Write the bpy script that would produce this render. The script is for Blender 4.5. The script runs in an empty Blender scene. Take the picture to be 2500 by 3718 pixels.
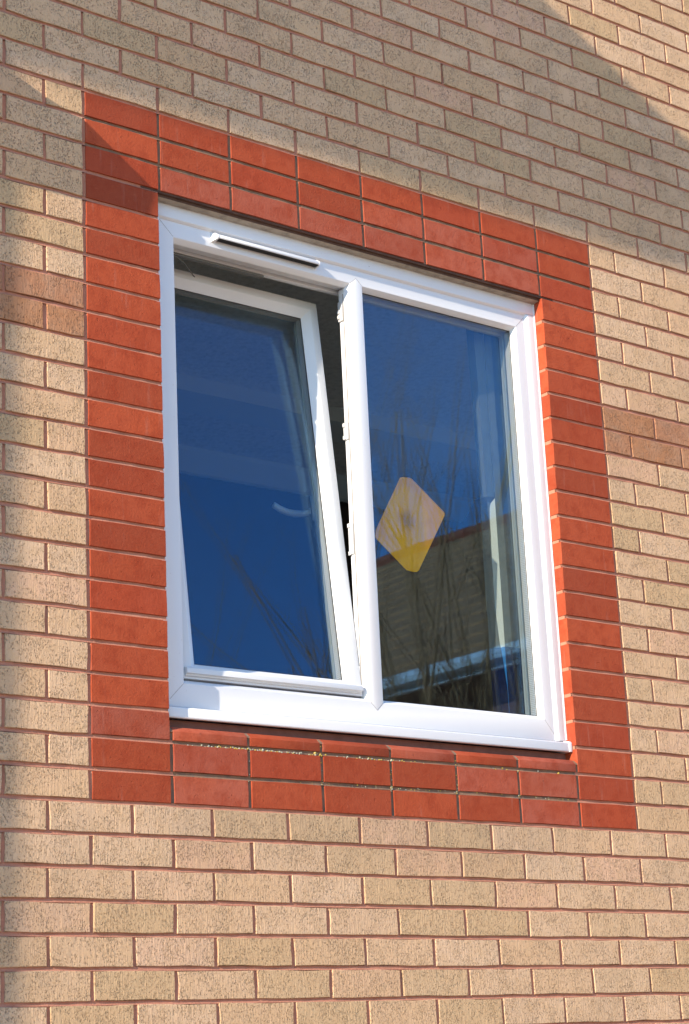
import bpy, bmesh, math, random
from mathutils import Vector, Matrix, noise as mnoise

random.seed(7)
sc = bpy.context.scene
COL = sc.collection

# ------------------------------------------------------------------ camera
CAM = Vector((-2.40241, -3.92015, -0.63984))
YAW, PITCH, ROLL = -0.681962671, 0.276302112, 0.0470815724
cam_d = bpy.data.cameras.new('camera')
cam = bpy.data.objects.new('camera', cam_d)
COL.objects.link(cam)
Mz = Matrix.Rotation(YAW, 3, 'Z') @ Matrix.Rotation(PITCH, 3, 'X') @ Matrix.Rotation(ROLL, 3, 'Y')
right, fwd, up = Mz.col[0], Mz.col[1], Mz.col[2]
R = Matrix((right, up, -fwd)).transposed().to_4x4()
cam.matrix_world = Matrix.Translation(CAM) @ R
cam_d.sensor_fit = 'HORIZONTAL'
cam_d.sensor_width = 36.0
cam_d.lens = 7236.158 / 2500 * 36.0
cam_d.clip_start = 0.05
cam_d.clip_end = 2000
cam_d.dof.use_dof = True
cam_d.dof.focus_distance = 5.25
cam_d.dof.aperture_fstop = 13.0
sc.camera = cam

# ------------------------------------------------------------------ light
SUN = Vector((-3.9, -1.0, 1.6)).normalized()          # towards the sun
EL = math.asin(SUN.z)
AZ = math.atan2(SUN.x, SUN.y)
world = bpy.data.worlds.new('World')
sc.world = world
world.use_nodes = True
wn = world.node_tree.nodes
sky = wn.new('ShaderNodeTexSky')
sky.sky_type = 'NISHITA'
sky.sun_disc = False
sky.sun_elevation = EL
sky.sun_rotation = AZ % (2 * math.pi)
sky.air_density = 1.0
sky.dust_density = 0.0
sky.ozone_density = 2.5
bg = wn['Background']
bg.inputs['Strength'].default_value = 0.15
hs = wn.new('ShaderNodeHueSaturation')
hs.inputs['Saturation'].default_value = 1.12
world.node_tree.links.new(sky.outputs[0], hs.inputs['Color'])
world.node_tree.links.new(hs.outputs[0], bg.inputs[0])
sd = bpy.data.lights.new('sun', 'SUN')
sd.energy = 3.6
sd.angle = math.radians(0.53)
sd.color = (1.0, 0.86, 0.68)
so = bpy.data.objects.new('sun', sd)
COL.objects.link(so)
so.rotation_euler = SUN.to_track_quat('Z', 'Y').to_euler()
so.location = SUN * 30
sc.view_settings.view_transform = 'Standard'
sc.view_settings.look = 'None'
sc.view_settings.exposure = 1.4
sc.view_settings.gamma = 1.0
sc.view_settings.use_curve_mapping = False
sc.cycles.transparent_max_bounces = 40
sc.cycles.max_bounces = 10
sc.cycles.caustics_reflective = False
sc.cycles.caustics_refractive = False

# ------------------------------------------------------------------ node helpers
def new_mat(name):
    m = bpy.data.materials.new(name)
    m.use_nodes = True
    nt = m.node_tree
    return m, nt, nt.nodes['Principled BSDF']

def N(nt, kind, **kw):
    n = nt.nodes.new(kind)
    for k, v in kw.items():
        setattr(n, k, v)
    return n

def setin(nt, sock, v):
    if isinstance(v, bpy.types.NodeSocket):
        nt.links.new(v, sock)
    elif v is not None:
        sock.default_value = v

def math_(nt, op, a, b=None, clamp=False):
    n = N(nt, 'ShaderNodeMath', operation=op, use_clamp=clamp)
    setin(nt, n.inputs[0], a)
    if b is not None:
        setin(nt, n.inputs[1], b)
    return n.outputs[0]

def vmath(nt, op, a, b):
    n = N(nt, 'ShaderNodeVectorMath', operation=op)
    setin(nt, n.inputs[0], a)
    setin(nt, n.inputs[1], b)
    return n.outputs[0]

def noise_(nt, vec, scale, detail=3, rough=0.55, dist=0.0):
    n = N(nt, 'ShaderNodeTexNoise')
    setin(nt, n.inputs['Vector'], vec)
    n.inputs['Scale'].default_value = scale
    n.inputs['Detail'].default_value = detail
    n.inputs['Roughness'].default_value = rough
    n.inputs['Distortion'].default_value = dist
    return n.outputs['Fac']

def ramp(nt, fac, a, b, va=0.0, vb=1.0):
    n = N(nt, 'ShaderNodeMapRange')
    n.interpolation_type = 'SMOOTHSTEP'
    setin(nt, n.inputs[0], fac)
    for i, v in zip((1, 2, 3, 4), (a, b, va, vb)):
        setin(nt, n.inputs[i], v)
    return n.outputs[0]

def mix(nt, fac, a, b, mode='MIX'):
    n = N(nt, 'ShaderNodeMix', data_type='RGBA', blend_type=mode)
    setin(nt, n.inputs[0], fac)
    for s, v in ((n.inputs[6], a), (n.inputs[7], b)):
        if isinstance(v, tuple):
            v = (*v, 1.0)
        setin(nt, s, v)
    return n.outputs[2]

def bump(nt, height, dist, strength=1.0, normal=None):
    n = N(nt, 'ShaderNodeBump')
    n.inputs['Strength'].default_value = strength
    n.inputs['Distance'].default_value = dist
    setin(nt, n.inputs['Height'], height)
    if normal is not None:
        setin(nt, n.inputs['Normal'], normal)
    return n.outputs[0]

def rand_and_coord(nt, island):
    tc = N(nt, 'ShaderNodeTexCoord')
    if island:
        r = N(nt, 'ShaderNodeNewGeometry').outputs['Random Per Island']
    else:
        r = N(nt, 'ShaderNodeObjectInfo').outputs['Random']
    wn_ = N(nt, 'ShaderNodeTexWhiteNoise', noise_dimensions='1D')
    setin(nt, wn_.inputs['W'], r)
    sep = N(nt, 'ShaderNodeSeparateColor')
    nt.links.new(wn_.outputs['Color'], sep.inputs[0])
    off = N(nt, 'ShaderNodeVectorMath', operation='SCALE')
    nt.links.new(wn_.outputs['Color'], off.inputs[0])
    off.inputs['Scale'].default_value = 0.0 if island else 40.0
    co = vmath(nt, 'ADD', tc.outputs['Object'], off.outputs[0])
    return co, sep.outputs[0], sep.outputs[1], sep.outputs[2]

def cream_brick_mat(name, island=False, pink=False):
    m, nt, p = new_mat(name)
    co, r1, r2, r3 = rand_and_coord(nt, island)
    st = vmath(nt, 'MULTIPLY', co, (1.0, 1.0, 0.55))          # drag marks run upright
    st2 = vmath(nt, 'MULTIPLY', co, (1.0, 1.0, 0.10))
    if pink:
        base = mix(nt, r1, (0.37, 0.165, 0.085), (0.42, 0.20, 0.115))
        base = mix(nt, math_(nt, 'MULTIPLY', r2, 0.5), base, (0.43, 0.21, 0.09))
    else:
        base = mix(nt, r1, (0.57, 0.368, 0.218), (0.61, 0.415, 0.268))
        base = mix(nt, ramp(nt, r2, 0.6, 1.0, 0.0, 0.8), base, (0.49, 0.33, 0.18))
        base = mix(nt, ramp(nt, r3, 0.84, 1.0, 0.0, 0.7), base, (0.59, 0.345, 0.225))
    # broad mottling and soot
    mot = noise_(nt, co, 22, 3, 0.6)
    base = mix(nt, ramp(nt, mot, 0.35, 0.75, 0.0, 0.55), base,
               (0.40, 0.235, 0.15) if pink else (0.54, 0.345, 0.19))
    blot = noise_(nt, co, 11, 4, 0.65)
    base = mix(nt, ramp(nt, blot, 0.60, 0.80, 0.0, 0.40), base, (0.25, 0.20, 0.15))
    # grime that runs over many bricks: drips below the sill and broad weather staining
    gp = N(nt, 'ShaderNodeNewGeometry').outputs['Position']
    gs = N(nt, 'ShaderNodeSeparateXYZ'); nt.links.new(gp, gs.inputs[0])
    drip = math_(nt, 'MULTIPLY', ramp(nt, gs.outputs[2], -0.22, -0.01), ramp(nt, gs.outputs[2], -0.005, 0.0, 1.0, 0.0))
    drip = math_(nt, 'MULTIPLY', drip, math_(nt, 'MULTIPLY', ramp(nt, gs.outputs[0], 0.1, 0.3), ramp(nt, gs.outputs[0], 1.45, 1.65, 1.0, 0.0)))
    runs = noise_(nt, vmath(nt, 'MULTIPLY', gp, (1.0, 1.0, 0.1)), 22, 3, 0.6)
    broad = ramp(nt, noise_(nt, gp, 2.6, 4, 0.6), 0.50, 0.72, 0.0, 0.28)
    st_f = math_(nt, 'MAXIMUM', math_(nt, 'MULTIPLY', drip, ramp(nt, runs, 0.3, 0.7, 0.15, 0.5)), broad)
    base = mix(nt, st_f, base, (0.33, 0.23, 0.15))
    # pits
    pn = noise_(nt, st, 340, 3.0, 0.65, 0.0)
    thr = math_(nt, 'MULTIPLY_ADD', r3, 0.045)
    thr.node.inputs[2].default_value = 0.535
    thr = math_(nt, 'ADD', thr, math_(nt, 'MULTIPLY', math_(nt, 'SUBTRACT', 0.5, noise_(nt, co, 24, 2, 0.5)), 0.22))
    pit = ramp(nt, math_(nt, 'SUBTRACT', pn, thr), 0.02, 0.20, 0.0, 0.55)
    vd = vmath(nt, 'ADD', vmath(nt, 'MULTIPLY', co, (1.0, 1.0, 0.50)), (3.0, 1.0, 2.0))
    wb_ = N(nt, 'ShaderNodeTexNoise'); wb_.inputs['Scale'].default_value = 260; wb_.inputs['Detail'].default_value = 2
    nt.links.new(co, wb_.inputs['Vector'])
    wv = N(nt, 'ShaderNodeVectorMath', operation='SCALE'); nt.links.new(wb_.outputs['Color'], wv.inputs[0]); wv.inputs['Scale'].default_value = 0.0045
    vd = vmath(nt, 'ADD', vd, wv.outputs[0])
    for sc_, th_ in ((250, 0.52), (420, 0.60)):
        vo = N(nt, 'ShaderNodeTexVoronoi'); vo.inputs['Scale'].default_value = sc_
        nt.links.new(vd, vo.inputs['Vector'])
        cs = N(nt, 'ShaderNodeSeparateColor'); nt.links.new(vo.outputs['Color'], cs.inputs[0])
        dens = math_(nt, 'ADD', cs.outputs[0], math_(nt, 'MULTIPLY', math_(nt, 'SUBTRACT', noise_(nt, co, 20, 2, 0.5), 0.5), 1.9))
        on = ramp(nt, dens, th_, th_ + 0.06)
        pit = math_(nt, 'MAXIMUM', pit, math_(nt, 'MULTIPLY', on, ramp(nt, vo.outputs['Distance'], 0.14, 0.42, 1.0, 0.0)))
    big = ramp(nt, noise_(nt, st, 120, 3, 0.7), 0.70, 0.76)
    pit = math_(nt, 'MAXIMUM', pit, big)
    drag = noise_(nt, st2, 260, 2.0, 0.5)
    fine = noise_(nt, co, 620, 2.0, 0.7)
    grainc = ramp(nt, fine, 0.3, 0.7, 0.90, 1.08)
    g = N(nt, 'ShaderNodeVectorMath', operation='SCALE')
    nt.links.new(base, g.inputs[0]); nt.links.new(grainc, g.inputs['Scale'])
    colr = mix(nt, math_(nt, 'MULTIPLY', pit, 0.52), g.outputs[0],
               (0.15, 0.095, 0.06) if pink else (0.17, 0.125, 0.085))
    nt.links.new(colr, p.inputs['Base Color'])
    p.inputs['Roughness'].default_value = 0.93
    p.inputs['Specular IOR Level'].default_value = 0.2
    h = math_(nt, 'MULTIPLY', pit, -1.7)
    h = math_(nt, 'ADD', h, math_(nt, 'MULTIPLY', drag, 0.7))
    h = math_(nt, 'ADD', h, math_(nt, 'MULTIPLY', fine, 0.35))
    h = math_(nt, 'ADD', h, math_(nt, 'MULTIPLY', noise_(nt, st, 110, 3, 0.6), 0.8))
    nt.links.new(bump(nt, h, 0.0015, 1.0), p.inputs['Normal'])
    return m

def red_brick_mat(name, haze=0.0):
    m, nt, p = new_mat(name)
    co, r1, r2, r3 = rand_and_coord(nt, False)
    base = mix(nt, r1, (0.26, 0.046, 0.018), (0.38, 0.068, 0.024))
    base = mix(nt, ramp(nt, r2, 0.6, 1.0, 0.0, 0.5), base, (0.35, 0.05, 0.02))
    hz = ramp(nt, noise_(nt, co, 9, 3, 0.5), 0.15, 0.75, 0.3, 1.0)
    hz = math_(nt, 'MULTIPLY', hz, haze)
    base = mix(nt, hz, base, (0.36, 0.115, 0.08))
    st = vmath(nt, 'MULTIPLY', co, (1.0, 1.0, 0.12))
    streak = ramp(nt, noise_(nt, st, 55, 3, 0.6), 0.60, 0.8, 0.0, 0.25)
    cloud = ramp(nt, noise_(nt, co, 26, 4, 0.65), 0.40, 0.72, 0.0, 0.6)
    base = mix(nt, cloud, base, (0.25, 0.036, 0.014))
    edge = ramp(nt, noise_(nt, co, 120, 4, 0.7), 0.58, 0.72, 0.0, 0.22)
    base = mix(nt, edge, base, (0.44, 0.13, 0.07))
    base = mix(nt, streak, base, (0.42, 0.20, 0.15))
    fine = noise_(nt, co, 520, 3.0, 0.7)
    base = mix(nt, ramp(nt, fine, 0.62, 0.75, 0.0, 0.25), base, (0.22, 0.04, 0.02))
    nt.links.new(base, p.inputs['Base Color'])
    p.inputs['Roughness'].default_value = 0.8
    p.inputs['Specular IOR Level'].default_value = 0.12
    h = math_(nt, 'ADD', math_(nt, 'MULTIPLY', fine, 0.8), noise_(nt, co, 160, 2, 0.5))
    chip = ramp(nt, noise_(nt, co, 95, 2, 0.5), 0.71, 0.76, 0.0, -3.0)
    h = math_(nt, 'ADD', h, chip)
    nt.links.new(bump(nt, h, 0.0010, 0.85), p.inputs['Normal'])
    return m

def simple(name, col, rough=0.5, spec=0.5, metal=0.0, var=0.0, scale=20, bmp=0.0, bscale=200, col2=None):
    m, nt, p = new_mat(name)
    tc = N(nt, 'ShaderNodeTexCoord').outputs['Object']
    c2 = col2 or tuple(c * 0.6 for c in col)
    f = ramp(nt, noise_(nt, tc, scale, 4, 0.6), 0.40, 0.75, 0.0, var)
    nt.links.new(mix(nt, f, col, c2), p.inputs['Base Color'])
    p.inputs['Roughness'].default_value = rough
    p.inputs['Specular IOR Level'].default_value = spec
    p.inputs['Metallic'].default_value = metal
    if bmp:
        nt.links.new(bump(nt, noise_(nt, tc, bscale, 3, 0.6), bmp, 0.8), p.inputs['Normal'])
    return m

def upvc_mat(name, col=(0.66, 0.67, 0.695)):
    m, nt, p = new_mat(name)
    tc = N(nt, 'ShaderNodeTexCoord').outputs['Object']
    grime = ramp(nt, noise_(nt, tc, 9, 5, 0.7), 0.50, 0.85, 0.0, 0.16)
    c = mix(nt, grime, col, (0.60, 0.58, 0.52))
    st = vmath(nt, 'MULTIPLY', tc, (1.0, 1.0, 0.08))
    run = ramp(nt, noise_(nt, st, 60, 3, 0.6), 0.62, 0.85, 0.0, 0.12)
    c = mix(nt, run, c, (0.55, 0.54, 0.50))
    spk = ramp(nt, noise_(nt, tc, 170, 2, 0.5), 0.765, 0.79, 0.0, 0.65)
    c = mix(nt, spk, c, (0.20, 0.17, 0.14))
    nt.links.new(c, p.inputs['Base Color'])
    p.inputs['Roughness'].default_value = 0.34
    p.inputs['Specular IOR Level'].default_value = 0.45
    nt.links.new(bump(nt, noise_(nt, tc, 5, 2, 0.5), 0.0006, 0.5), p.inputs['Normal'])
    return m

def glass_mat(name):
    m, nt, p = new_mat(name)
    nt.nodes.remove(p)
    out = nt.nodes['Material Output']
    lw = N(nt, 'ShaderNodeLayerWeight')
    lw.inputs['Blend'].default_value = 0.5
    f = math_(nt, 'POWER', lw.outputs['Facing'], 5.0)
    f = math_(nt, 'MULTIPLY', f, 0.955)
    f = math_(nt, 'ADD', f, 0.045)
    tr = N(nt, 'ShaderNodeBsdfTransparent')
    tr.inputs[0].default_value = (0.955, 0.975, 0.965, 1)
    gl = N(nt, 'ShaderNodeBsdfGlossy')
    gl.inputs['Roughness'].default_value = 0.0
    gl.inputs[0].default_value = (0.27, 0.53, 0.92, 1)      # deep sky blue put into the mirror tint
    tc = N(nt, 'ShaderNodeTexCoord').outputs['Object']
    nt.links.new(bump(nt, noise_(nt, tc, 2.2, 0, 0.4), 0.0005, 1.0), gl.inputs['Normal'])
    mx = N(nt, 'ShaderNodeMixShader')
    nt.links.new(f, mx.inputs[0])
    nt.links.new(tr.outputs[0], mx.inputs[1])
    nt.links.new(gl.outputs[0], mx.inputs[2])
    # a little dust on the pane
    dust = ramp(nt, noise_(nt, tc, 420, 1, 0.5), 0.80, 0.83, 0.0, 0.6)
    df = N(nt, 'ShaderNodeBsdfDiffuse')
    df.inputs[0].default_value = (0.6, 0.6, 0.58, 1)
    film = math_(nt, 'ADD', dust, ramp(nt, noise_(nt, tc, 2.0, 4, 0.6), 0.3, 0.9, 0.0, 0.002))
    mx2 = N(nt, 'ShaderNodeMixShader')
    nt.links.new(film, mx2.inputs[0])
    nt.links.new(mx.outputs[0], mx2.inputs[1])
    nt.links.new(df.outputs[0], mx2.inputs[2])
    nt.links.new(mx2.outputs[0], out.inputs[0])
    return m

CREAM = cream_brick_mat('cream_brick')
CREAM_I = cream_brick_mat('cream_brick_far', island=True)
PINK = cream_brick_mat('pink_brick', pink=True)
RED = red_brick_mat('red_brick', 0.12)
REDH = red_brick_mat('red_brick_hazed', 0.55)
MORTAR = simple('mortar', (0.44, 0.195, 0.130), 0.95, 0.1, var=0.6, scale=24, bmp=0.0024, bscale=260, col2=(0.32, 0.14, 0.09))
MORTAR_DK = simple('mortar_weathered', (0.24, 0.14, 0.09), 0.95, 0.1, var=0.8, scale=40, bmp=0.0018, bscale=330, col2=(0.12, 0.10, 0.085))
UPVC = upvc_mat('white_upvc')
UPVC2 = upvc_mat('white_upvc_sash', (0.62, 0.63, 0.65))
SEAL = simple('sealant', (0.36, 0.31, 0.25), 0.8, 0.2, var=0.8, scale=30, bmp=0.001, bscale=120, col2=(0.20, 0.17, 0.14))
WSEAL = simple('white_sealant', (0.66, 0.66, 0.67), 0.6, 0.3, var=0.3, scale=60)
GASKET = simple('black_gasket', (0.018, 0.018, 0.02), 0.5, 0.4)
STEEL = simple('zinc_steel', (0.62, 0.62, 0.62), 0.35, 0.5, metal=0.25, var=0.3, scale=200)
LINTEL = simple('lintel_steel', (0.10, 0.055, 0.04), 0.8, 0.2, var=0.7, scale=30)
GLASS = glass_mat('window_glass')
DARK = simple('vent_mesh', (0.05, 0.05, 0.052), 0.8, 0.1)
PLASTER = simple('plaster', (0.62, 0.59, 0.54), 0.9, 0.1, var=0.3, scale=6, bmp=0.003, bscale=45)
CEILM = simple('ceiling_plaster', (0.86, 0.79, 0.70), 0.9, 0.1, var=0.7, scale=45, bmp=0.004, bscale=60, col2=(0.60, 0.54, 0.46))

# spacer bar with perforations
def spacer_mat():
    m, nt, p = new_mat('spacer_bar')
    tc = N(nt, 'ShaderNodeTexCoord').outputs['Object']
    sep = N(nt, 'ShaderNodeSeparateXYZ'); nt.links.new(tc, sep.inputs[0])
    s = math_(nt, 'ADD', sep.outputs[0], sep.outputs[2])
    w = math_(nt, 'SINE', math_(nt, 'MULTIPLY', s, 2 * math.pi / 0.0052))
    f = ramp(nt, w, 0.2, 0.7, 0.0, 0.6)
    nt.links.new(mix(nt, f, (0.62, 0.63, 0.64), (0.2, 0.2, 0.21)), p.inputs['Base Color'])
    p.inputs['Roughness'].default_value = 0.4
    p.inputs['Metallic'].default_value = 0.4
    return m
SPACER = spacer_mat()

# ------------------------------------------------------------------ mesh helpers
def mesh_from(name, verts, faces, mat=None, smooth=False):
    me = bpy.data.meshes.new(name)
    me.from_pydata([tuple(v) for v in verts], [], faces)
    me.update()
    if mat:
        me.materials.append(mat)
    if smooth:
        for p in me.polygons:
            p.use_smooth = True
    return me

def fix_normals(me):
    bm = bmesh.new(); bm.from_mesh(me)
    bmesh.ops.recalc_face_normals(bm, faces=bm.faces)
    bm.to_mesh(me); bm.free()

def obj(name, me, parent=None, loc=(0, 0, 0)):
    o = bpy.data.objects.new(name, me)
    COL.objects.link(o)
    o.location = loc
    if parent is not None:
        o.parent = parent
    return o

def empty(name, label, cat, loc=(0, 0, 0), group=None):
    o = bpy.data.objects.new(name, None)
    o.empty_display_size = 0.1
    COL.objects.link(o)
    o.location = loc
    o['label'] = label; o['category'] = cat
    if group: o['group'] = group
    return o

class MB:
    """collects boxes, prisms and lofts into one mesh"""
    def __init__(s): s.v = []; s.f = []
    def add(s, verts, faces):
        k = len(s.v); s.v += [tuple(v) for v in verts]; s.f += [tuple(i + k for i in f) for f in faces]
    def box(s, a, b):
        (x0, y0, z0), (x1, y1, z1) = a, b
        s.add([(x0, y0, z0), (x1, y0, z0), (x1, y1, z0), (x0, y1, z0), (x0, y0, z1), (x1, y0, z1), (x1, y1, z1), (x0, y1, z1)],
              [(0, 3, 2, 1), (4, 5, 6, 7), (0, 1, 5, 4), (1, 2, 6, 5), (2, 3, 7, 6), (3, 0, 4, 7)])
    def prism_x(s, prof, x0, x1):           # prof in (y, z)
        n = len(prof)
        vs = [(x0, y, z) for y, z in prof] + [(x1, y, z) for y, z in prof]
        s.add(vs, [tuple(range(n)), tuple(range(2 * n - 1, n - 1, -1))] + [(i, i + n, (i + 1) % n + n, (i + 1) % n) for i in range(n)])
    def prism_z(s, prof, z0, z1):           # prof in (x, y)
        n = len(prof)
        vs = [(x, y, z0) for x, y in prof] + [(x, y, z1) for x, y in prof]
        s.add(vs, [tuple(range(n)), tuple(range(2 * n - 1, n - 1, -1))] + [(i, i + n, (i + 1) % n + n, (i + 1) % n) for i in range(n)])
    def loft(s, rects, close=True):         # rects (x0,z0,x1,z1,y): a mitred picture-frame section
        vs = []
        for x0, z0, x1, z1, y in rects:
            vs += [(x0, y, z0), (x1, y, z0), (x1, y, z1), (x0, y, z1)]
        n = len(rects); fs = []
        for i in range(n if close else n - 1):
            j = (i + 1) % n
            for k in range(4):
                l = (k + 1) % 4
                fs.append((4 * i + k, 4 * i + l, 4 * j + l, 4 * j + k))
        s.add(vs, fs)
    def tube(s, pts, rad, seg=8):
        k0 = len(s.v); n = len(pts)
        rad = rad if isinstance(rad, (list, tuple)) else [rad] * n
        vs = []; fs = []
        for i, p in enumerate(pts):
            p = Vector(p)
            d = (Vector(pts[min(i + 1, n - 1)]) - Vector(pts[max(i - 1, 0)])).normalized()
            a = d.orthogonal().normalized() if i == 0 else (a - d * a.dot(d)).normalized()
            b = d.cross(a)
            for q in range(seg):
                t = 2 * math.pi * q / seg
                vs.append(p + (a * math.cos(t) + b * math.sin(t)) * rad[i])
        for i in range(n - 1):
            for q in range(seg):
                r = (q + 1) % seg
                fs.append((i * seg + q, i * seg + r, (i + 1) * seg + r, (i + 1) * seg + q))
        fs.append(tuple(range(seg - 1, -1, -1))); fs.append(tuple((n - 1) * seg + q for q in range(seg)))
        s.add(vs, fs)
    def mesh(s, name, mat, bevel=0.0, smooth=False, normals=True):
        me = mesh_from(name, s.v, s.f, mat, smooth)
        bm = bmesh.new(); bm.from_mesh(me)
        if normals: bmesh.ops.recalc_face_normals(bm, faces=bm.faces)
        if bevel:
            es = [e for e in bm.edges if len(e.link_faces) == 2 and e.calc_face_angle(0) > 0.35]
            bmesh.ops.bevel(bm, geom=es, offset=bevel, segments=2, affect='EDGES', profile=0.6)
            for f in bm.faces: f.smooth = True
        bm.to_mesh(me); bm.free()
        if bevel:
            try: me.set_sharp_from_angle(angle=math.radians(50))
            except Exception: pass
        return me
    def build(s, name, mat, parent=None, bevel=0.0, smooth=False, loc=(0, 0, 0)):
        return obj(name, s.mesh(name, mat, bevel, smooth), parent, loc)

# ------------------------------------------------------------------ the brick wall
BL, BH, J = 0.215, 0.065, 0.010
PX, PZ = BL + J, BH + J
wall = empty('brick_wall', 'cream brick wall with a red brick surround framing the white window', 'wall')
wall['kind'] = 'thing'

def brick_mesh(name, w, mat, depth, jit, bev, seed):
    """ten-sided outline with worn, uneven arrises: 48 triangles"""
    rnd = random.Random(seed)
    hw, hh = w / 2, BH / 2
    pts = [(-hw, -hh), (-hw / 3, -hh), (hw / 3, -hh), (hw, -hh), (hw, 0), (hw, hh), (hw / 3, hh), (-hw / 3, hh), (-hw, hh), (-hw, 0)]
    pts = [(x + rnd.uniform(-jit, jit) * 0.9, z + rnd.uniform(-jit, jit)) for x, z in pts]
    n = len(pts)
    def inset(x, z, d):
        return (x - math.copysign(d, x) * (abs(x) > hw * 0.9), z - math.copysign(d, z) * (abs(z) > hh * 0.8))
    f = []; vs = []
    for x, z in pts:
        ix, iz = inset(x, z, bev * rnd.uniform(0.7, 1.5))
        vs.append((ix, 0.0, iz))
    for x, z in pts: vs.append((x, bev * rnd.uniform(0.8, 1.3), z))
    for x, z in pts: vs.append((x, depth, z))
    f.append(tuple(range(n)))
    for i in range(n):
        j = (i + 1) % n
        f.append((i, i + n, j + n, j)); f.append((i + n, i + 2 * n, j + 2 * n, j + n))
    me = mesh_from(name, vs, f, mat)
    fix_normals(me)
    return me

full_c = [brick_mesh('brick', BL, CREAM, 0.06, 0.0017, 0.0010, s) for s in range(24)]
half_c = [brick_mesh('brick', BL / 2 - J / 2, CREAM, 0.06, 0.0017, 0.0010, 50 + s) for s in range(4)]
full_p = [brick_mesh('brick', BL, PINK, 0.06, 0.0017, 0.0010, 70 + s) for s in range(4)]
half_p = [brick_mesh('brick', BL / 2 - J / 2, PINK, 0.06, 0.0017, 0.0010, 80 + s) for s in range(2)]
full_r = [brick_mesh('red_brick', BL, RED, 0.102, 0.0009, 0.0007, 90 + s) for s in range(6)]
full_h = [brick_mesh('red_brick', BL, REDH, 0.102, 0.0009, 0.0007, 120 + s) for s in range(6)]

def cam_depth_px(x, z):
    d = Vector((x, 0, z)) - CAM
    u = d.dot(right) / d.dot(fwd) * 7236.158 + 1250
    v = 1859 - d.dot(up) / d.dot(fwd) * 7236.158
    return u, v, d.dot(fwd)

cells = []           # (row, x0, width, kind)
perps = []           # (row, x) of upright joints
for j in range(-16, 56):
    off = 0.0 if j % 2 == 0 else PX / 2
    for u in range(-10, 24):
        x0 = u * PX + off
        if 0 <= j <= 23:
            if j % 2 == 0:
                if 0 <= u <= 7: continue
            else:
                if u == -1:           # closes against the surround with half bricks
                    cells.append((j, -PX / 2, BL / 2 - J / 2, 'half')); perps.append((j, -PX / 2 - J)); continue
                if 0 <= u <= 6: continue
                if u == 7:
                    cells.append((j, 8 * PX, BL / 2 - J / 2, 'half')); perps.append((j, 8 * PX - J)); continue
        cells.append((j, x0, BL, 'full')); perps.append((j, x0 - J))
    if 0 <= j <= 23:
        perps.append((j, -J))
        if j % 2 == 0: perps.append((j, 8 * PX - J))
reds = []
for j in range(0, 24):
    for u in range(8):
        if j == 2 and 1 <= u <= 6: continue
        if 3 <= j <= 20 and 1 <= u <= 6: continue
        reds.append((j, u))
    for u in range(1, 8):
        if 3 <= j <= 20: continue
        perps.append((j, u * PX - J))
perps = sorted(set((j, round(x, 4)) for j, x in perps))

def place(meshes, name, cx, cz, seedrot=0.0022, dy=0.0005):
    o = obj(name, random.choice(meshes), wall)
    o.location = (cx, random.uniform(-dy, dy), cz + random.uniform(-0.0006, 0.0006))
    o.rotation_euler = (random.uniform(-1, 1) * seedrot * 0.8, random.uniform(-1, 1) * seedrot, random.uniform(-1, 1) * seedrot * 0.5)
    return o

vis = []
for c in cells:
    cx = c[1] + c[2] / 2; cz = c[0] * PZ + BH / 2
    us = []
    for sx in (-1, 1):
        for sz in (-1, 1):
            us.append(cam_depth_px(cx + sx * c[2] / 2, cz + sz * BH / 2))
    inview = max(p[0] for p in us) > 0 and min(p[0] for p in us) < 2500 and max(p[1] for p in us) > 0 and min(p[1] for p in us) < 3718
    vis.append((0 if inview else 1, us[0][2], c))
vis.sort(key=lambda t: (t[0], t[1]))
single = [t[2] for t in vis[:300] if t[0] == 0]
rest = [t[2] for t in vis if t[2] not in set(single)]
for j, x0, w, k in single:
    pink = j in (15, 16)
    ms = (full_p if pink else full_c) if k == 'full' else (half_p if pink else half_c)
    place(ms, 'brick', x0 + w / 2, j * PZ + BH / 2)
mb = MB(); mbp = MB()
for j, x0, w, k in rest:
    cx, cz = x0 + w / 2, j * PZ + BH / 2
    rnd = random.Random(int(cx * 1000) * 77 + j)
    dy = rnd.uniform(-0.0006, 0.0006); jt = lambda: rnd.uniform(-0.0009, 0.0009)
    a, b = w / 2, BH / 2
    c8 = [(-a, -b), (a, -b), (a, b), (-a, b)]
    c8 = [(cx + x + jt(), cz + z + jt()) for x, z in c8]
    e = 0.0008
    ins = [(x + (e if x < cx else -e), z + (e if z < cz else -e)) for x, z in c8]
    vs = [(x, dy, z) for x, z in ins] + [(x, dy + e, z) for x, z in c8] + [(x, 0.05, z) for x, z in c8]
    fs = [(0, 1, 2, 3)]
    for i in range(4):
        l = (i + 1) % 4
        fs += [(i, i + 4, l + 4, l), (i + 4, i + 8, l + 8, l + 4)]
    (mbp if j in (15, 16) else mb).add(vs, fs)
o = mb.build('distant_bricks', CREAM_I, wall); o['kind'] = 'stuff'
if mbp.v:
    o = mbp.build('distant_bricks', PINK, wall); o['kind'] = 'stuff'
for j, u in reds:
    hz = (j in (21, 22) and 1 <= u <= 6 and not (j == 22 and u in (1, 2, 3))) or (j == 1 and u in (1, 5, 6)) or (j == 0 and u in (1, 6)) or (j == 2 and u == 0)
    place(full_h if hz else full_r, 'red_brick', u * PX + BL / 2, j * PZ + BH / 2, 0.0016)

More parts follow.
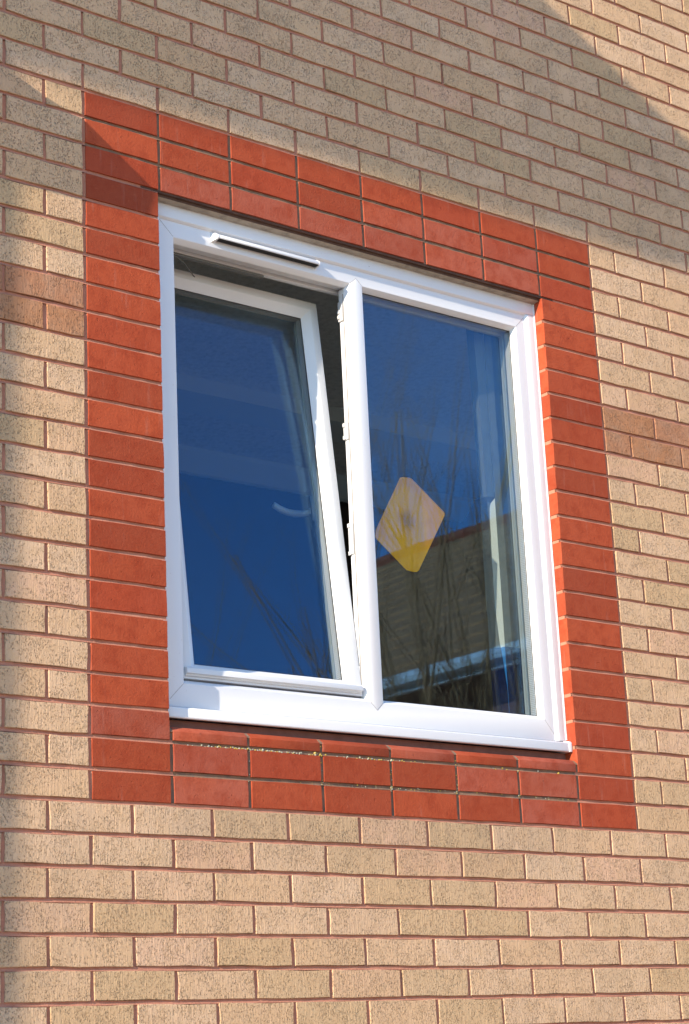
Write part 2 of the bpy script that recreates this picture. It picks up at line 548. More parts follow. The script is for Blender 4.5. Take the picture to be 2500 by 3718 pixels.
# sloping sill bricks (row 2, under the window)
def sill_brick_mesh(seed, mat):
    rnd = random.Random(seed)
    z0 = 2 * PZ; h = BL / 2
    prof = [(0.0, z0), (-0.0004, z0 + 0.021), (0.0016, z0 + 0.0235), (0.013, z0 + 0.034), (0.102, z0 + 0.052), (0.102, z0)]
    prof = [(y, z - z0 + rnd.uniform(-0.0004, 0.0004)) for y, z in prof]
    m_ = MB(); m_.prism_x(prof, -h, h)
    return m_.mesh('sill_brick', mat, 0.0008)
sm = [sill_brick_mesh(1, REDH), sill_brick_mesh(2, RED), sill_brick_mesh(3, REDH)]
for u in range(1, 7):
    o = obj('sill_brick', sm[[0, 1, 1, 2, 1, 2][u - 1]], wall)
    o.location = (u * PX + BL / 2, random.uniform(-0.0006, 0.0006), 2 * PZ)

# mortar: hollow-struck bed joints and upright joints
PROF = [(0.0, 0.0040), (0.2, 0.0054), (0.5, 0.0058), (0.8, 0.0052), (1.0, 0.0030)]
BED = [(0.0, 0.0018), (0.2, 0.0040), (0.5, 0.0049), (0.8, 0.0052), (1.0, 0.0044)]
def nz(x, z, s=18.0):
    return mnoise.noise(Vector((x * s, z * s, 3.1)))
def bed(mb_, x0, x1, zb, dark=False):
    n = max(2, int((x1 - x0) / 0.03)); vs = []; fs = []
    for i in range(n + 1):
        x = x0 + (x1 - x0) * i / n
        for t, d in BED:
            dd = d * (1 + 0.45 * nz(x, zb, 22)) + 0.0004 * nz(x, zb, 60) + 0.0006 * (t < 0.9) * max(0, nz(x, zb + 7, 9))
            vs.append((x, max(dd, 0.0002), zb + 0.0006 + t * (J - 0.0006) - 0.0004 * (t == 0)))
    for i in range(n):
        for k in range(4):
            a = i * 5 + k
            fs.append((a, a + 5, a + 6, a + 1))
    mb_.add(vs, fs)
def perp(mb_, x0, zb, zt, deep=0.0):
    n = 3; vs = []; fs = []
    for i in range(n + 1):
        z = zb + (zt - zb) * i / n
        w = 0.0007 * nz(x0, z, 40)
        for t, d in PROF:
            dd = d * (1 + 0.5 * nz(x0, z, 25)) + 0.0003 * nz(x0, z, 70) + deep * (0.2 < t < 0.8)
            vs.append((x0 - 0.0004 + t * (J + 0.0008) + w * (0.1 < t < 0.9), max(dd, 0.0002), z))
    for i in range(n):
        for k in range(4):
            a = i * 5 + k
            fs.append((a, a + 1, a + 6, a + 5))
    mb_.add(vs, fs)
mm = MB(); md = MB(); md2 = MB()
XL, XR = -10 * PX, 24 * PX
for j in range(-16, 57):
    zb = j * PZ - J
    if 3 <= j <= 21:
        bed(mm, XL, BL, zb); bed(mm, 7 * PX, XR, zb)
    elif j in (1, 2):
        bed(mm, XL, PX, zb); bed(md, PX, 7 * PX - J, zb); bed(mm, 7 * PX - J, XR, zb)
    elif j in (22, 23):
        bed(mm, XL, 0, zb); bed(md2, 0, 8 * PX - J, zb); bed(mm, 8 * PX - J, XR, zb)
    else:
        bed(mm, XL, XR, zb)
DEEP = {}
for px_, py_ in ((1022 / .6272, 172 / .6272), (1503 / .6272, 342 / .6272)):
    d = right * ((px_ - 1250) / 7236.158) + fwd - up * ((py_ - 1859) / 7236.158)
    t = -CAM.y / d.y; P = CAM + d * t
    best = min(perps, key=lambda q: abs(q[1] + .005 - P.x) + abs(q[0] * PZ + .032 - P.z))
    DEEP[best] = 0.012
for j, x in perps:
    sillrow = 1 <= round((x + J) / PX) <= 7 and abs((x + J) / PX - round((x + J) / PX)) < 0.01 and j in (0, 1, 2, 21, 22, 23)
    top = j * PZ + BH + 0.0004
    if j == 2 and sillrow: top = 2 * PZ + 0.022
    perp((md2 if j > 5 else md) if sillrow else mm, x, j * PZ - 0.0004, top, DEEP.get((j, x), 0.0))
# backing behind the joints, sides of the opening included
def backing(mb_, y0, y1, o0, o1, z0, z1, X0, X1, Z0, Z1):
    mb_.box((X0, y0, Z0), (o0, y1, Z1)); mb_.box((o1, y0, Z0), (X1, y1, Z1))
    mb_.box((o0, y0, Z0), (o1, y1, z0)); mb_.box((o0, y0, z1), (o1, y1, Z1))
backing(mm, 0.0088, 0.1025, BL - 0.0065, 7 * PX + 0.0015, 0.178, 7 * PX + 0.0005 - 0.005, XL, XR, -16 * PZ, 56 * PZ)
o = mm.build('mortar', MORTAR, wall)
md.build('weathered_mortar', MORTAR_DK, wall); md2.build('weathered_mortar', MORTAR_DK, wall)
# upright joints on the sloping sill between its bricks
ms_ = MB()
for u in range(1, 8):
    x = u * PX - J
    ms_.prism_x([(0.0012, 2 * PZ + 0.02), (0.0025, 2 * PZ + 0.024), (0.014, 2 * PZ + 0.0335), (0.101, 2 * PZ + 0.051), (0.101, 2 * PZ)], x - 0.0003, x + J + 0.0003)
ms_.build('sill_mortar', MORTAR_DK, wall)
sbm = MB(); sbm.box((BL + 0.0005, 0.046, 0.172), (7 * PX - 0.0005, 0.1, 0.2083)); sbm.build('sill_bedding', simple('bedding', (0.22, 0.11, 0.09), 0.95, 0.1, var=0.5, scale=30, bmp=0.002, bscale=90), wall)
# inner leaf of the wall
core = MB()
backing(core, 0.1035, 0.268, 0.19, 1.60, 0.20, 1.60, -6.0, 7.0, -2.30, 5.2)
core.build('inner_leaf', PLASTER, wall)
outer = MB()
outer.box((-6.0, 0.02, -2.30), (XL - 0.001, 0.1025, 5.2)); outer.box((XR + 0.001, 0.02, -2.30), (7.0, 0.1025, 5.2))
outer.box((XL - 0.001, 0.02, -2.30), (XR + 0.001, 0.1025, -16 * PZ - 0.001)); outer.box((XL - 0.001, 0.02, 56 * PZ + 0.001), (XR + 0.001, 0.1025, 5.2))
outer.build('plain_wall', CREAM_I, wall)
# steel lintel lip over the opening
lm = MB(); lm.box((BL - 0.05, 0.0045, 1.5685), (7 * PX + 0.05, 0.1, 1.5745)); lm.box((BL + 0.0005, 0.012, 1.562), (7 * PX - 0.0005, 0.1, 1.5685))
lm.build('steel_lintel', LINTEL, wall)

# lichen along the joint under the sill bricks
def lichen():
    m, nt, p = new_mat('lichen')
    r = N(nt, 'ShaderNodeNewGeometry').outputs['Random Per Island']
    c = mix(nt, ramp(nt, r, 0.50, 0.62), (0.34, 0.34, 0.26), (0.42, 0.30, 0.05))
    c = mix(nt, ramp(nt, r, 0.15, 0.2, 1.0, 0.0), c, (0.25, 0.25, 0.22))
    nt.links.new(c, p.inputs['Base Color']); p.inputs['Roughness'].default_value = 0.95
    mb_ = MB(); rnd = random.Random(3)
    def blob(x, y, z, r_):
        vs = []; n = 7
        vs.append((x, y - r_ * 0.7, z))
        for q in range(n):
            t = 2 * math.pi * q / n
            rr = r_ * rnd.uniform(0.7, 1.25)
            vs.append((x + rr * math.cos(t), y - r_ * 0.25, z + rr * math.sin(t) * 0.8))
        for q in range(n):
            t = 2 * math.pi * q / n
            vs.append((x + r_ * 1.1 * math.cos(t), y + r_ * 0.5, z + r_ * 0.9 * math.sin(t)))
        fs = [(0, 1 + (q + 1) % n, 1 + q) for q in range(n)] + [(1 + q, 1 + (q + 1) % n, 1 + n + (q + 1) % n, 1 + n + q) for q in range(n)]
        mb_.add(vs, fs)
    for k in range(210):
        x = rnd.choice([rnd.gauss(0.40, 0.06), rnd.gauss(0.55, 0.08), rnd.uniform(0.26, 0.95), rnd.uniform(0.26, 1.5)])
        if not 0.235 < x < 1.56: continue
        if x > 1.0 and rnd.random() < 0.5: continue
        blob(x, 0.0012, 2 * PZ - 0.0085 + rnd.gauss(0, 0.0016), rnd.choice((1, 1, 1.5)) * rnd.uniform(0.0008, 0.0024))
    for k in range(60):
        u = rnd.choice([3, 4, 4, 4, 5, 2, 6])
        blob(u * PX - J / 2 + rnd.uniform(-.003, .003), 0.0016, rnd.choice([rnd.uniform(0.07, 0.165), rnd.gauss(0.07, 0.004)]), rnd.uniform(0.0007, 0.0020))
    for k in range(45):
        blob(rnd.uniform(0.6, 1.55), 0.0012, PZ - 0.004 + rnd.gauss(0, 0.0015), rnd.uniform(0.0006, 0.0016))
    o = mb_.build('lichen', m, None)
    o['kind'] = 'stuff'; o['label'] = 'yellow and grey lichen crusting the joints below the red sill bricks'; o['category'] = 'lichen'
lichen()

# ------------------------------------------------------------------ the window
win = empty('window', 'white plastic double window, left sash tilted open, set in the red brick surround', 'window')
win['kind'] = 'thing'
X0, X1 = BL, 7 * PX
# outer trims on both sides and above
tr = MB()
tr.prism_z([(X0 + 0.0015, 0.037), (X0 + 0.0265, 0.037), (X0 + 0.030, 0.0455), (X0 + 0.030, 0.1), (X0 + 0.0015, 0.1)], 0.2425, 1.5215)
tr.build('frame_trim', UPVC, win, 0.0008)
tr = MB()
tr.prism_z([(X1 - 0.0015, 0.037), (X1 - 0.0015, 0.1), (X1 - 0.036, 0.1), (X1 - 0.036, 0.0455), (X1 - 0.0275, 0.037)], 0.2425, 1.5215)
tr.build('frame_trim', UPVC, win, 0.0008)
tr = MB()
tr.prism_x([(0.0372, 1.5615), (0.0372, 1.524), (0.0455, 1.519), (0.1, 1.519), (0.1, 1.5615)], X0 + 0.0015, X1 - 0.0015)
tr.build('frame_trim', UPVC, win, 0.0008)
# main frame
fr = MB()
fr.loft([(0.240, 0.242, 1.546, 1.525, 0.100), (0.240, 0.242, 1.546, 1.525, 0.046),
         (0.2895, 0.301, 1.5035, 1.477, 0.046), (0.2985, 0.312, 1.4945, 1.467, 0.0635),
         (0.2985, 0.312, 1.4945, 1.467, 0.0655), (0.2965, 0.310, 1.4965, 1.469, 0.0665), (0.2965, 0.310, 1.4965, 1.469, 0.090), (0.270, 0.285, 1.52, 1.49, 0.092), (0.270, 0.285, 1.52, 1.49, 0.100)])
fr.build('frame', UPVC, win, 0.0011)
# mullion with arrow-shaped ends
ML, MR = 0.8765, 0.9175
mu = MB()
xc = (ML + MR) / 2
zb, zt = 0.301, 1.477
vs = [(0.867, 0.0635, 0.312), (ML, 0.0452, zb), (xc, 0.0452, zb - 0.020), (MR, 0.0452, zb), (0.928, 0.0635, 0.312),
      (0.867, 0.0635, 1.467), (ML, 0.0452, zt), (xc, 0.0452, zt + 0.018), (MR, 0.0452, zt), (0.928, 0.0635, 1.467),
      (0.867, 0.088, 0.312), (0.928, 0.088, 0.312), (0.867, 0.088, 1.467), (0.928, 0.088, 1.467),
      (xc, 0.0635, 0.300), (xc, 0.0635, 1.479)]
fs = [(1, 2, 3, 8, 7, 6), (0, 1, 6, 5), (3, 4, 9, 8), (0, 5, 12, 10), (4, 11, 13, 9), (10, 12, 13, 11), (0, 14, 2, 1), (14, 4, 3, 2), (5, 6, 7, 15), (15, 7, 8, 9), (0, 10, 11, 4, 14), (5, 15, 9, 13, 12)]
mu.add(vs, fs)
mu.build('mullion', UPVC, win, 0.0010)
# mitre joints: hairline grooves filled with grime
jm = simple('joint_line', (0.30, 0.28, 0.26), 0.8, 0.1)
def seam(a, b, y=0.0457, w=0.0005, nm='mitre_joint'):
    a = Vector((a[0], y, a[1])); b = Vector((b[0], y, b[1])); d = (b - a).normalized(); n_ = Vector((-d.z, 0, d.x)) * w
    m_ = MB(); yy = Vector((0, 0.002, 0))
    m_.add([a - n_, b - n_, b + n_, a + n_, a - n_ + yy, b - n_ + yy, b + n_ + yy, a + n_ + yy],
           [(0, 1, 2, 3), (7, 6, 5, 4), (0, 4, 5, 1), (1, 5, 6, 2), (2, 6, 7, 3), (3, 7, 4, 0)])
    m_.build(nm, jm, win)
seam((0.246, 0.2575), (0.289, 0.3005)); seam((1.504, 0.3005), (1.540, 0.2575)); seam((0.246, 1.518), (0.289, 1.4775)); seam((1.504, 1.4775), (1.540, 1.514))
seam((xc, zb - 0.0205), (ML, zb - 0.0006)); seam((xc, zb - 0.0205), (MR, zb - 0.0006)); seam((ML, zt + 0.0006), (xc, zt + 0.0185)); seam((xc + .001, zt + 0.0185), (MR, zt + 0.0006))
# sealant above the frame and smeared into the joints at the side
s_ = MB()
n = 60; vs = []; fs = []
for i in range(n + 1):
    x = X0 + 0.001 + (X1 - X0 - 0.002) * i / n
    a = 0.0012 * nz(x, 1, 14); b = 0.0012 * nz(x, 5, 17)
    for y, z in ((0.013 + a, 1.5622), (0.020 + b, 1.5597 + a), (0.0315 + a, 1.5585 + b), (0.038, 1.5605), (0.038, 1.5622)):
        vs.append((x, y, z))
for i in range(n):
    for k in range(4):
        a = i * 5 + k; fs.append((a, a + 5, a + 6, a + 1))
s_.add(vs, fs); s_.build('head_sealant', SEAL, win)
for j in range(3, 21):
    z = j * PZ - J / 2
    rr = random.uniform(0.0055, 0.0072); m_ = MB()
    pts = [(X0 - 0.0045 * random.uniform(0.8, 1.2), 0.004 + 0.03, z)]
    vs = []
    for q in range(9):
        t = math.pi / 2 + math.pi * q / 8
        vs.append((X0 + 0.0015 + math.cos(t) * 0.0062, 0.0355, z + math.sin(t) * rr))
    vs2 = [(v[0], 0.0375, v[2]) for v in vs]
    k = len(vs)
    m_.add(vs + vs2, [tuple(range(k)), tuple(range(2 * k - 1, k - 1, -1))] + [(i, i + k, (i + 1) % k + k, (i + 1) % k) for i in range(k)])
# bead of white sealant down each side
for xs in (X0, X1):
    sg = 1 if xs == X0 else -1
    n = 120; vs = []; fs = []
    for i in range(n + 1):
        z = 0.245 + (1.558 - 0.245) * i / n
        jz = (z + J / 2) / PZ; near = abs(jz - round(jz)) * PZ
        e = -0.0045 * math.exp(-(near / 0.0042) ** 2) if sg > 0 else 0.0
        w = 0.0006 * nz(z, xs, 30)
        for dx, y in ((e - 0.0003, 0.0345 + w), (0.0005, 0.0338 + w), (0.0028, 0.0352), (0.0038, 0.0372)):
            vs.append((xs + sg * dx, y, z))
    for i in range(n):
        for k in range(3):
            a = i * 4 + k; fs.append((a, a + 4, a + 5, a + 1))
    m_ = MB(); m_.add(vs, fs); m_.build('side_sealant', WSEAL, win, smooth=True)
# projecting white sill under the frame
si = MB()
si.prism_x([(0.0175, 0.2115), (0.0175, 0.2330), (0.0205, 0.2360), (0.0445, 0.2395), (0.100, 0.2405), (0.100, 0.2200), (0.030, 0.2115), (0.0280, 0.2085), (0.0195, 0.2085)], X0 + 0.003, X1 - 0.012)
si.build('sill', UPVC, win, 0.0012)
ec = MB()
ec.prism_x([(0.0158, 0.2085), (0.0158, 0.2335), (0.019, 0.2385), (0.036, 0.2415), (0.1, 0.2415), (0.1, 0.2085)], X1 - 0.012, X1 - 0.0005)
ec.build('sill_end_cap', UPVC, win, 0.0018)
dl = MB(); dl.box((X0 + 0.03, 0.0470, 0.2385), (1.5385, 0.06, 0.2425)); dl.build('sill_joint', GASKET, win)

def glazing(parent, x0, z0, x1, z1, yf, off=(0, 0, 0)):
    """double-glazed unit: two 4 mm sheets, spacer bar and gasket"""
    for y in (yf, yf + 0.024):
        g = MB(); g.box((x0 - 0.008, y, z0 - 0.008), (x1 + 0.008, y + 0.004, z1 + 0.008)); g.build('glass_pane', GLASS, parent, loc=off)
    s = MB()
    s.loft([(x0 - 0.009, z0 - 0.009, x1 + 0.009, z1 + 0.009, yf + 0.0045), (x0 - 0.001, z0 - 0.001, x1 + 0.001, z1 + 0.001, yf + 0.0045),
            (x0 - 0.001, z0 - 0.001, x1 + 0.001, z1 + 0.001, yf + 0.0235), (x0 - 0.009, z0 - 0.009, x1 + 0.009, z1 + 0.009, yf + 0.0235)])
    s.build('spacer_bar', SPACER, parent, loc=off)
    g = MB()
    g.loft([(x0 - 0.003, z0 - 0.003, x1 + 0.003, z1 + 0.003, yf - 0.0018), (x0 + 0.0016, z0 + 0.0016, x1 - 0.0016, z1 - 0.0016, yf - 0.0006),
            (x0 + 0.0016, z0 + 0.0016, x1 - 0.0016, z1 - 0.0016, yf - 0.0002), (x0 - 0.003, z0 - 0.003, x1 + 0.003, z1 + 0.003, yf - 0.0002)])
    g.build('gasket', GASKET, parent, loc=off)

glazing(win, 0.9285, 0.3125, 1.4945, 1.4665, 0.0665)
# inner half of the frame (room side)
inn = MB()
inn.loft([(0.245, 0.25, 1.546, 1.52, 0.1005), (0.245, 0.25, 1.546, 1.52, 0.118), (0.300, 0.31, 1.500, 1.465, 0.118), (0.300, 0.31, 1.500, 1.465, 0.1005)])
inn.build('inner_frame', UPVC2, win, 0.001)
bd = MB()
bd.loft([(0.922, 0.306, 1.500, 1.472, 0.0955), (0.9305, 0.3145, 1.4925, 1.4645, 0.0955), (0.924, 0.308, 1.499, 1.471, 0.111), (0.922, 0.306, 1.500, 1.472, 0.111)])
bd.build('glazing_bead', UPVC2, win, 0.0008)
mi = MB(); mi.box((0.899, 0.0955, 0.306), (0.9215, 0.118, 1.47)); mi.build('inner_mullion', UPVC2, win, 0.001)

# tilted sash; its children live in closed-window coordinates about the bottom pivot
SX0, SX1, SZ0, SZ1 = 0.302, 0.8635, 0.3165, 1.4655
GX0, GX1, GZ0, GZ1 = 0.348, 0.8165, 0.361, 1.4185
PIV = Vector((0.0, 0.075, 0.3165))
TILT = math.radians(6.15)
sm_ = MB()
sm_.loft([(SX0, SZ0, SX1, SZ1, 0.1015), (SX0, SZ0, SX1, SZ1, 0.0625), (SX0 + 0.0235, SZ0 + 0.0235, SX1 - 0.0235, SZ1 - 0.0235, 0.0625),
          (GX0, GZ0, GX1, GZ1, 0.0805), (GX0, GZ0, GX1, GZ1, 0.0815), (GX0 - 0.012, GZ0 - 0.012, GX1 + 0.012, GZ1 + 0.012, 0.0825),
          (GX0 - 0.012, GZ0 - 0.012, GX1 + 0.012, GZ1 + 0.012, 0.113), (GX0 - 0.003, GZ0 - 0.003, GX1 + 0.003, GZ1 + 0.003, 0.1135), (GX0 - 0.012, GZ0 - 0.012, GX1 + 0.012, GZ1 + 0.012, 0.134),
          (SX0 - 0.010, SZ0 - 0.004, SX1 + 0.010, SZ1 + 0.010, 0.134), (SX0 - 0.010, SZ0 - 0.004, SX1 + 0.010, SZ1 + 0.010, 0.122), (SX0, SZ0, SX1, SZ1, 0.120)])
sm_.v = [tuple(Vector(v) - PIV) for v in sm_.v]
sash = sm_.build('opening_sash', UPVC2, win, 0.0011)
sash.location = PIV
sash.rotation_euler = (-TILT, 0, 0)
sash['label'] = 'left sash tilted inwards at the top'
glazing(sash, GX0, GZ0, GX1, GZ1, 0.0830, off=tuple(-PIV))
wb = MB()
wb.prism_x([(0.0485, 0.3270), (0.0485, 0.3395), (0.0520, 0.3435), (0.0624, 0.3450), (0.0624, 0.3225), (0.0570, 0.3225), (0.0560, 0.3265)], SX0 + 0.002, SX1 - 0.006)
wb.v = [tuple(Vector(v) - PIV) for v in wb.v]
wb.build('weather_bar', UPVC2, sash, 0.0007)
# lever handle on the room side of the right stile
HZ = 0.872; HX = 0.842
hd = MB()
hd.box((HX - 0.0145, 0.1341, HZ - 0.036), (HX + 0.0145, 0.145, HZ + 0.036))
hd.tube([(HX, 0.1445, HZ), (HX, 0.176, HZ), (HX - 0.010, 0.187, HZ - 0.001), (HX - 0.030, 0.190, HZ - 0.003), (HX - 0.058, 0.190, HZ - 0.003), (HX - 0.084, 0.190, HZ + 0.003), (HX - 0.106, 0.190, HZ + 0.012)],
        [0.0075, 0.0075, 0.009, 0.0095, 0.0095, 0.009, 0.0085], 12)
hd.v = [tuple(Vector(v) - PIV) for v in hd.v]
hd.build('handle', simple('handle_plastic', (0.22, 0.23, 0.24), 0.4), sash, smooth=True)
# stay arm at the top left
arm = MB()
arm.tube([(0.33, 0.104, 1.458), (0.385, 0.135, 1.455), (0.45, 0.185, 1.450)], 0.0014, 6)
arm.box((0.30, 0.100, 1.4575), (0.62, 0.116, 1.462))
arm.build('stay_arm', simple('dull_steel', (0.16, 0.16, 0.15), 0.5, metal=0.3), win)
# locking plates on the mullion
def lock(z0, z1, hooks):
    m_ = MB()
    m_.box((0.8625, 0.0700, z0), (0.8665, 0.0895, z1))
    for h in hooks:
        m_.box((0.8595, 0.0800, h - 0.005), (0.8625, 0.0895, h + 0.006))
    m_.build('striker_plate', STEEL, win, 0.0012)
lock(1.372, 1.430, (1.40, 1.385)); lock(1.028, 1.075, (1.070, 1.034)); lock(0.706, 0.790, (0.786, 0.709)); lock(0.376, 0.40, (0.39,))
gr = MB(); gr.box((0.8645, 0.0672, 0.33), (0.8668, 0.0690, 1.45)); gr.build('gasket', jm, win)
# trickle vent on the head of the frame
tv = MB()
vx0, vx1 = 0.409, 0.752
tv.prism_x([(0.0457, 1.5140), (0.0350, 1.5130), (0.0235, 1.5050), (0.0222, 1.4985), (0.0240, 1.4958), (0.0457, 1.5060)], vx0 + 0.010, vx1)
tv.build('trickle_vent', UPVC, win, 0.0006)
for xa, xb in ((vx0 - 0.002, vx0 + 0.0105), (vx1 - 0.0005, vx1 + 0.003)):
    tc_ = MB()
    tc_.prism_x([(0.0457, 1.5150), (0.0345, 1.5140), (0.0228, 1.5055), (0.0218, 1.4995), (0.0238, 1.4945), (0.0457, 1.4900)], xa, xb)
    tc_.v = [(v[0] + (0.008 if v[0] < vx0 and v[1] < 0.04 else 0.0), v[1], v[2]) for v in tc_.v]
    tc_.build('vent_end_cap', UPVC, win, 0.0006)
vm = MB()
vm.prism_x([(0.0457, 1.5050), (0.0262, 1.4970), (0.0300, 1.4950), (0.0457, 1.4965)], vx0 + 0.0105, vx1 - 0.001)
for i in range(66):
    x = vx0 + 0.014 + i * 0.0051
    vm.box((x, 0.0285, 1.4943), (x + 0.0012, 0.040, 1.4965))
vm.build('vent_grille', DARK, win)

# ------------------------------------------------------------------ the room behind
room_f = MB(); room_f.box((-1.5, 0.269, -0.42), (4.0, 3.05, -0.36)); o = room_f.build('room_floor', simple('carpet', (0.50, 0.43, 0.36), 0.95)); o['kind'] = 'structure'
room_c = MB(); room_c.box((-1.5, 0.269, 2.05), (4.0, 3.05, 2.12)); o = room_c.build('room_ceiling', CEILM); o['kind'] = 'structure'
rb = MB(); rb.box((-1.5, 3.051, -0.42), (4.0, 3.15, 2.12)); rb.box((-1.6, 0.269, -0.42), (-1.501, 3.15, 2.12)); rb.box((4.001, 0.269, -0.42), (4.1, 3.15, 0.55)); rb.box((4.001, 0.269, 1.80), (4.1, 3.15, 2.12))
rb.box((4.001, 0.269, 0.55), (4.1, 0.32, 1.80)); rb.box((4.001, 2.4, 0.55), (4.1, 3.15, 1.80))  # unseen side opening, added so sky light reaches the ceiling
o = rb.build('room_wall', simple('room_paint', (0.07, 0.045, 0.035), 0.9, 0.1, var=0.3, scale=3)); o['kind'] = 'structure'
cv = MB(); cv.prism_x([(3.05, 2.049), (2.95, 2.049), (2.955, 2.03), (3.03, 1.96), (3.05, 1.955)], -1.49, 3.99)
o = cv.build('cornice', simple('cornice_paint', (0.7, 0.68, 0.62), 0.7)); o['kind'] = 'structure'
bt = MB(); bt.box((-1.4, 2.20, 1.985), (3.95, 2.42, 2.049)); o = bt.build('ceiling_beam', simple('beam_paint', (0.74, 0.72, 0.66), 0.8)); o['kind'] = 'structure'
sb = MB(); sb.box((0.19, 0.1185, 0.262), (1.60, 0.300, 0.285)); o = sb.build('inner_sill', simple('sill_paint', (0.7, 0.7, 0.68), 0.4)); o['kind'] = 'structure'

# curtain bunched at the right of the fixed pane
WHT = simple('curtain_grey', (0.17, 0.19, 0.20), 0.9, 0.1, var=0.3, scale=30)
SUNLIT = simple('curtain_sunlit', (0.85, 0.85, 0.84), 0.9, 0.1)  # white painted in for sun on the cloth; the grey is its shaded tone
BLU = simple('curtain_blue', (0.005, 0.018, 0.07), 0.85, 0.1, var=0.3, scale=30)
cur = empty('curtain', 'pale curtain with a navy hem hanging inside the right edge of the fixed pane', 'curtain', (1.48, 0.2, 0.29))
def interp(z, tab):
    tab = sorted(tab)
    if z <= tab[0][0]: return tab[0][1]
    for (a, va), (b, vb) in zip(tab, tab[1:]):
        if z <= b: return va + (vb - va) * (z - a) / (b - a)
    return tab[-1][1]
Btab = [(0.30, 1.4785), (0.411, 1.4785), (0.521, 1.465), (0.545, 1.460), (0.655, 1.4508), (0.80, 1.4518), (0.93, 1.455), (0.962, 1.459), (0.972, 1.4785), (1.6, 1.4785)]
Atab = [(0.30, 1.448), (0.545, 1.446), (0.655, 1.449), (0.956, 1.449), (1.04, 1.4464), (1.19, 1.445), (1.464, 1.4387), (1.6, 1.436)]
def curtain_part(z0, z1, mat, nm, sel=(0, 1, 3, 4, 5, 6)):
    n = max(4, int((z1 - z0) / 0.012)); vs = []; fs = []
    for i in range(n + 1):
        z = z0 + (z1 - z0) * i / n
        w = 0.0012 * nz(z, 2, 26)
        xc_ = 1.4785
        bx = interp(z, Btab) + w * (0.972 > z > 0.42)
        yB = 0.160 + max(0.0, (xc_ - bx)) / 0.95 + 0.0006
        ax = interp(z, Atab) + w
        yA = yB + 0.004
        xA = ax + 0.95 * (yA - 0.160)
        xA = min(xA, xc_ - 0.0015)
        row = [(xA - 0.001, yA + 0.03, z), (xA, yA, z), (xc_, yB, z), (xc_ + 0.0005, 0.160, z),
               (xc_ + 0.022, 0.153 + w, z), (xc_ + 0.050, 0.158 + w, z), (xc_ + 0.085, 0.149, z), (xc_ + 0.118, 0.155, z)]
        vs += row
    k = 8
    for i in range(n):
        for q in sel:
            a = i * k + q; fs.append((a, a + 1, a + k + 1, a + k))
    m_ = MB(); m_.add(vs, fs)
    o = m_.build(nm, mat, cur, loc=(-1.48, -0.2, -0.29))
    return o
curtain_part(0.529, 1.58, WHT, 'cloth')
curtain_part(0.529, 0.972, SUNLIT, 'sunlit_strip', (2,))
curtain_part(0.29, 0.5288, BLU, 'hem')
curtain_part(0.29, 0.5288, simple('curtain_blue_sunlit', (0.02, 0.22, 0.62), 0.85), 'hem_sunlit_strip', (2,))  # brighter blue paints the sunlit strip of the hem

